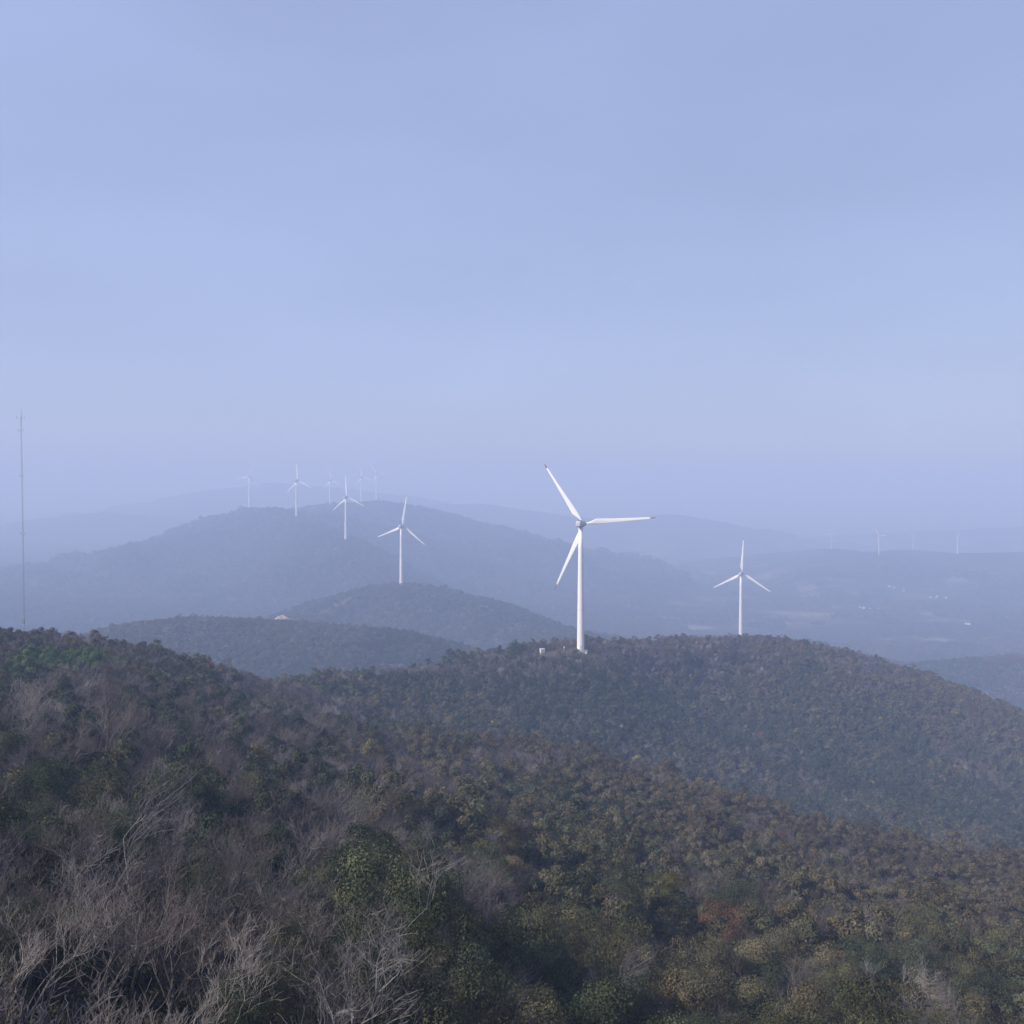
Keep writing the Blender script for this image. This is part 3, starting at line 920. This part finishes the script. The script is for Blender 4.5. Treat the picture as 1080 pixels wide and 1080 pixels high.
rest = np.ones(n, bool); rest[ind_b] = False; rest[ind_l] = False
def wood_of(mask, name, label, kind, idx, tints):
    k = np.where(mask)[0]
    rot = np.stack([rng.normal(0, .06, len(k)), rng.normal(0, .06, len(k)), rotz[k]], 1)
    s3 = np.stack([scl[k], scl[k], scl[k] * rng.uniform(.85, 1.3, len(k)) * np.where(DD[k] > 900, .72, 1)], 1)
    t4 = np.hstack([tints[k], np.ones((len(k), 1))])
    print(name, len(k))
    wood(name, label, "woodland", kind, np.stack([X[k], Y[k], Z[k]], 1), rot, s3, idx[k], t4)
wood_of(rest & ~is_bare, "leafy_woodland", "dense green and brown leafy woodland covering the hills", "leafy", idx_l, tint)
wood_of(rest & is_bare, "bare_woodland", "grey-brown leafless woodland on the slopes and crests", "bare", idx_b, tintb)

# undergrowth on the near slope
pt = scatter(14, 330, 1.7, .0085, R(38))
ux, uy, us = pt.T; uz = height(ux, uy)
ok = seen(ux, uy, uz, 4) & (bare_mask(ux, uy) < .2)
ux, uy, us, uz = ux[ok], uy[ok], us[ok], uz[ok]; nu = len(ux)
ui = np.where(rng.uniform(0, 1, nu) < .72, rng.integers(0, 4, nu), rng.integers(4, 7, nu))
ut = np.where((ui < 4)[:, None], pal[rng.integers(0, 6, nu)], palb[rng.integers(0, 4, nu)] * .6) * rng.uniform(.7, 1.25, (nu, 1))
usc = rng.uniform(.7, 1.3, nu) * (us / 1.7) ** .7
print("undergrowth", nu)
wood("undergrowth", "low shrubs and twigs growing between the near trees", "undergrowth", "shrub", np.stack([ux, uy, uz], 1),
     np.stack([np.zeros(nu), np.zeros(nu), rng.uniform(0, 6.28, nu)], 1), np.stack([usc] * 3, 1), ui, np.hstack([ut, np.ones((nu, 1))]))

# the big dead-looking trees in the bottom left corner
for px, D, seed, H, n0, pale, lab in SPECIAL:
    x, y, _ = P(px, 1040, D); g = gh(x, y); print("special", to_px(x, y, g), to_px(x, y, g + H * .9))
    tk, tw = bare_meshes(seed, H, 5, .58, Vector((-.25 if seed == 410 else .35, 0, .25)), n0, .0065)
    o = thing("bare_tree", lab, "tree", (x, y, g), 0)
    part("trunk", tk.mesh("trunk", M_bark_pale if pale else M_bark), o)
    mw = tw.mesh("branches", M_twig[False]); twig_vary(mw, tw, seed)
    p = part("branches", mw, o); p.color = (.24, .22, .21, 1) if pale else (.15, .13, .125, 1)

# ------------------------------------------------------------------ haze
top = 135.0
hz = MB(); hz.box((0, 0, (top + ZMIN - 1) / 2), (29600, 29600, top - (ZMIN - 1)))
m, nt, N, L = new_mat("haze"); o = N.new("ShaderNodeOutputMaterial"); pv = N.new("ShaderNodeVolumePrincipled")
pv.inputs["Color"].default_value = (.49, .635, .98, 1)
pv.inputs["Density"].default_value = .00045
pv.inputs["Anisotropy"].default_value = 0.0
pv.inputs["Absorption Color"].default_value = (.22, .15, .25, 1)
L.new(pv.outputs[0], o.inputs["Volume"])
ho = bpy.data.objects.new("haze", hz.mesh("haze", m)); COL.objects.link(ho); ho["kind"] = "stuff"
ho["label"] = "blue autumn haze filling the valleys"; ho["category"] = "haze"

# ------------------------------------------------------------------ sun and sky
SUN_AZ, SUN_EL = R(-122), R(36)
sdir = Vector((math.sin(SUN_AZ) * math.cos(SUN_EL), math.cos(SUN_AZ) * math.cos(SUN_EL), math.sin(SUN_EL)))
sl = bpy.data.lights.new("sun", 'SUN'); sl.energy = 5.0; sl.angle = R(.53); sl.color = (1, .94, .84)
so = bpy.data.objects.new("sun", sl); COL.objects.link(so); so.rotation_euler = sdir.to_track_quat('Z', 'Y').to_euler()
w = bpy.data.worlds.new("World"); scene.world = w; w.use_nodes = True
N, L = w.node_tree.nodes, w.node_tree.links; N.clear()
wo = N.new("ShaderNodeOutputWorld"); bg = N.new("ShaderNodeBackground"); sk = N.new("ShaderNodeTexSky")
sk.sky_type = 'NISHITA'; sk.sun_disc = False; sk.sun_elevation = SUN_EL; sk.sun_rotation = SUN_AZ % (2 * math.pi)
sk.altitude = 300; sk.air_density = 1.0; sk.dust_density = 2.0; sk.ozone_density = 1.5
bg.inputs["Strength"].default_value = .05
stint = N.new("ShaderNodeMix"); stint.data_type = 'RGBA'; stint.blend_type = 'MULTIPLY'; stint.inputs[0].default_value = 1; stint.inputs[7].default_value = (1.08, .95, .87, 1)
L.new(sk.outputs[0], stint.inputs[6]); L.new(stint.outputs[2], bg.inputs[0])
# thin high haze over the whole sky, a little brighter towards the sun, with faint uneven veils
wtc = N.new("ShaderNodeTexCoord"); wsp = N.new("ShaderNodeSeparateXYZ"); L.new(wtc.outputs["Generated"], wsp.inputs[0])
wm = N.new("ShaderNodeMapping"); wm.inputs["Scale"].default_value = (1.6, 1.6, 4.2); L.new(wtc.outputs["Generated"], wm.inputs["Vector"])
wn = N.new("ShaderNodeTexNoise"); wn.inputs["Scale"].default_value = 2.3; wn.inputs["Detail"].default_value = 4; wn.inputs["Roughness"].default_value = .45
L.new(wm.outputs[0], wn.inputs["Vector"])
m1 = N.new("ShaderNodeMath"); m1.operation = 'MULTIPLY_ADD'; m1.inputs[1].default_value = -.16; m1.inputs[2].default_value = .86; L.new(wsp.outputs[0], m1.inputs[0])
m2 = N.new("ShaderNodeMath"); m2.operation = 'MULTIPLY_ADD'; m2.inputs[1].default_value = .30; L.new(wn.outputs["Fac"], m2.inputs[0]); L.new(m1.outputs[0], m2.inputs[2])
bv_ = N.new("ShaderNodeBackground"); bv_.inputs[0].default_value = (.285, .347, .575, 1); 
zf = N.new("ShaderNodeMapRange"); zf.interpolation_type = 'SMOOTHSTEP'
for k_, q_ in zip(("From Min", "From Max", "To Min", "To Max"), (.42, 1.0, 1.0, .58)): zf.inputs[k_].default_value = q_
L.new(wsp.outputs[2], zf.inputs["Value"])
m3 = N.new("ShaderNodeMath"); m3.operation = 'MULTIPLY'; L.new(m2.outputs[0], m3.inputs[0]); L.new(zf.outputs[0], m3.inputs[1]); L.new(m3.outputs[0], bv_.inputs[1])
wa = N.new("ShaderNodeAddShader"); L.new(bg.outputs[0], wa.inputs[0]); L.new(bv_.outputs[0], wa.inputs[1]); L.new(wa.outputs[0], wo.inputs[0])

# ------------------------------------------------------------------ render settings
scene.view_settings.view_transform = 'Standard'; scene.view_settings.look = 'None'
scene.view_settings.exposure = 0.0; scene.view_settings.gamma = 1
scene.render.engine = 'CYCLES'
cy = scene.cycles
cy.max_bounces = 5; cy.diffuse_bounces = 2; cy.glossy_bounces = 1; cy.transmission_bounces = 2; cy.transparent_max_bounces = 4; cy.volume_bounces = 2
cy.use_denoising = True
try: cy.denoiser = 'OPENIMAGEDENOISE'
except Exception: pass
cy.caustics_reflective = False; cy.caustics_refractive = False
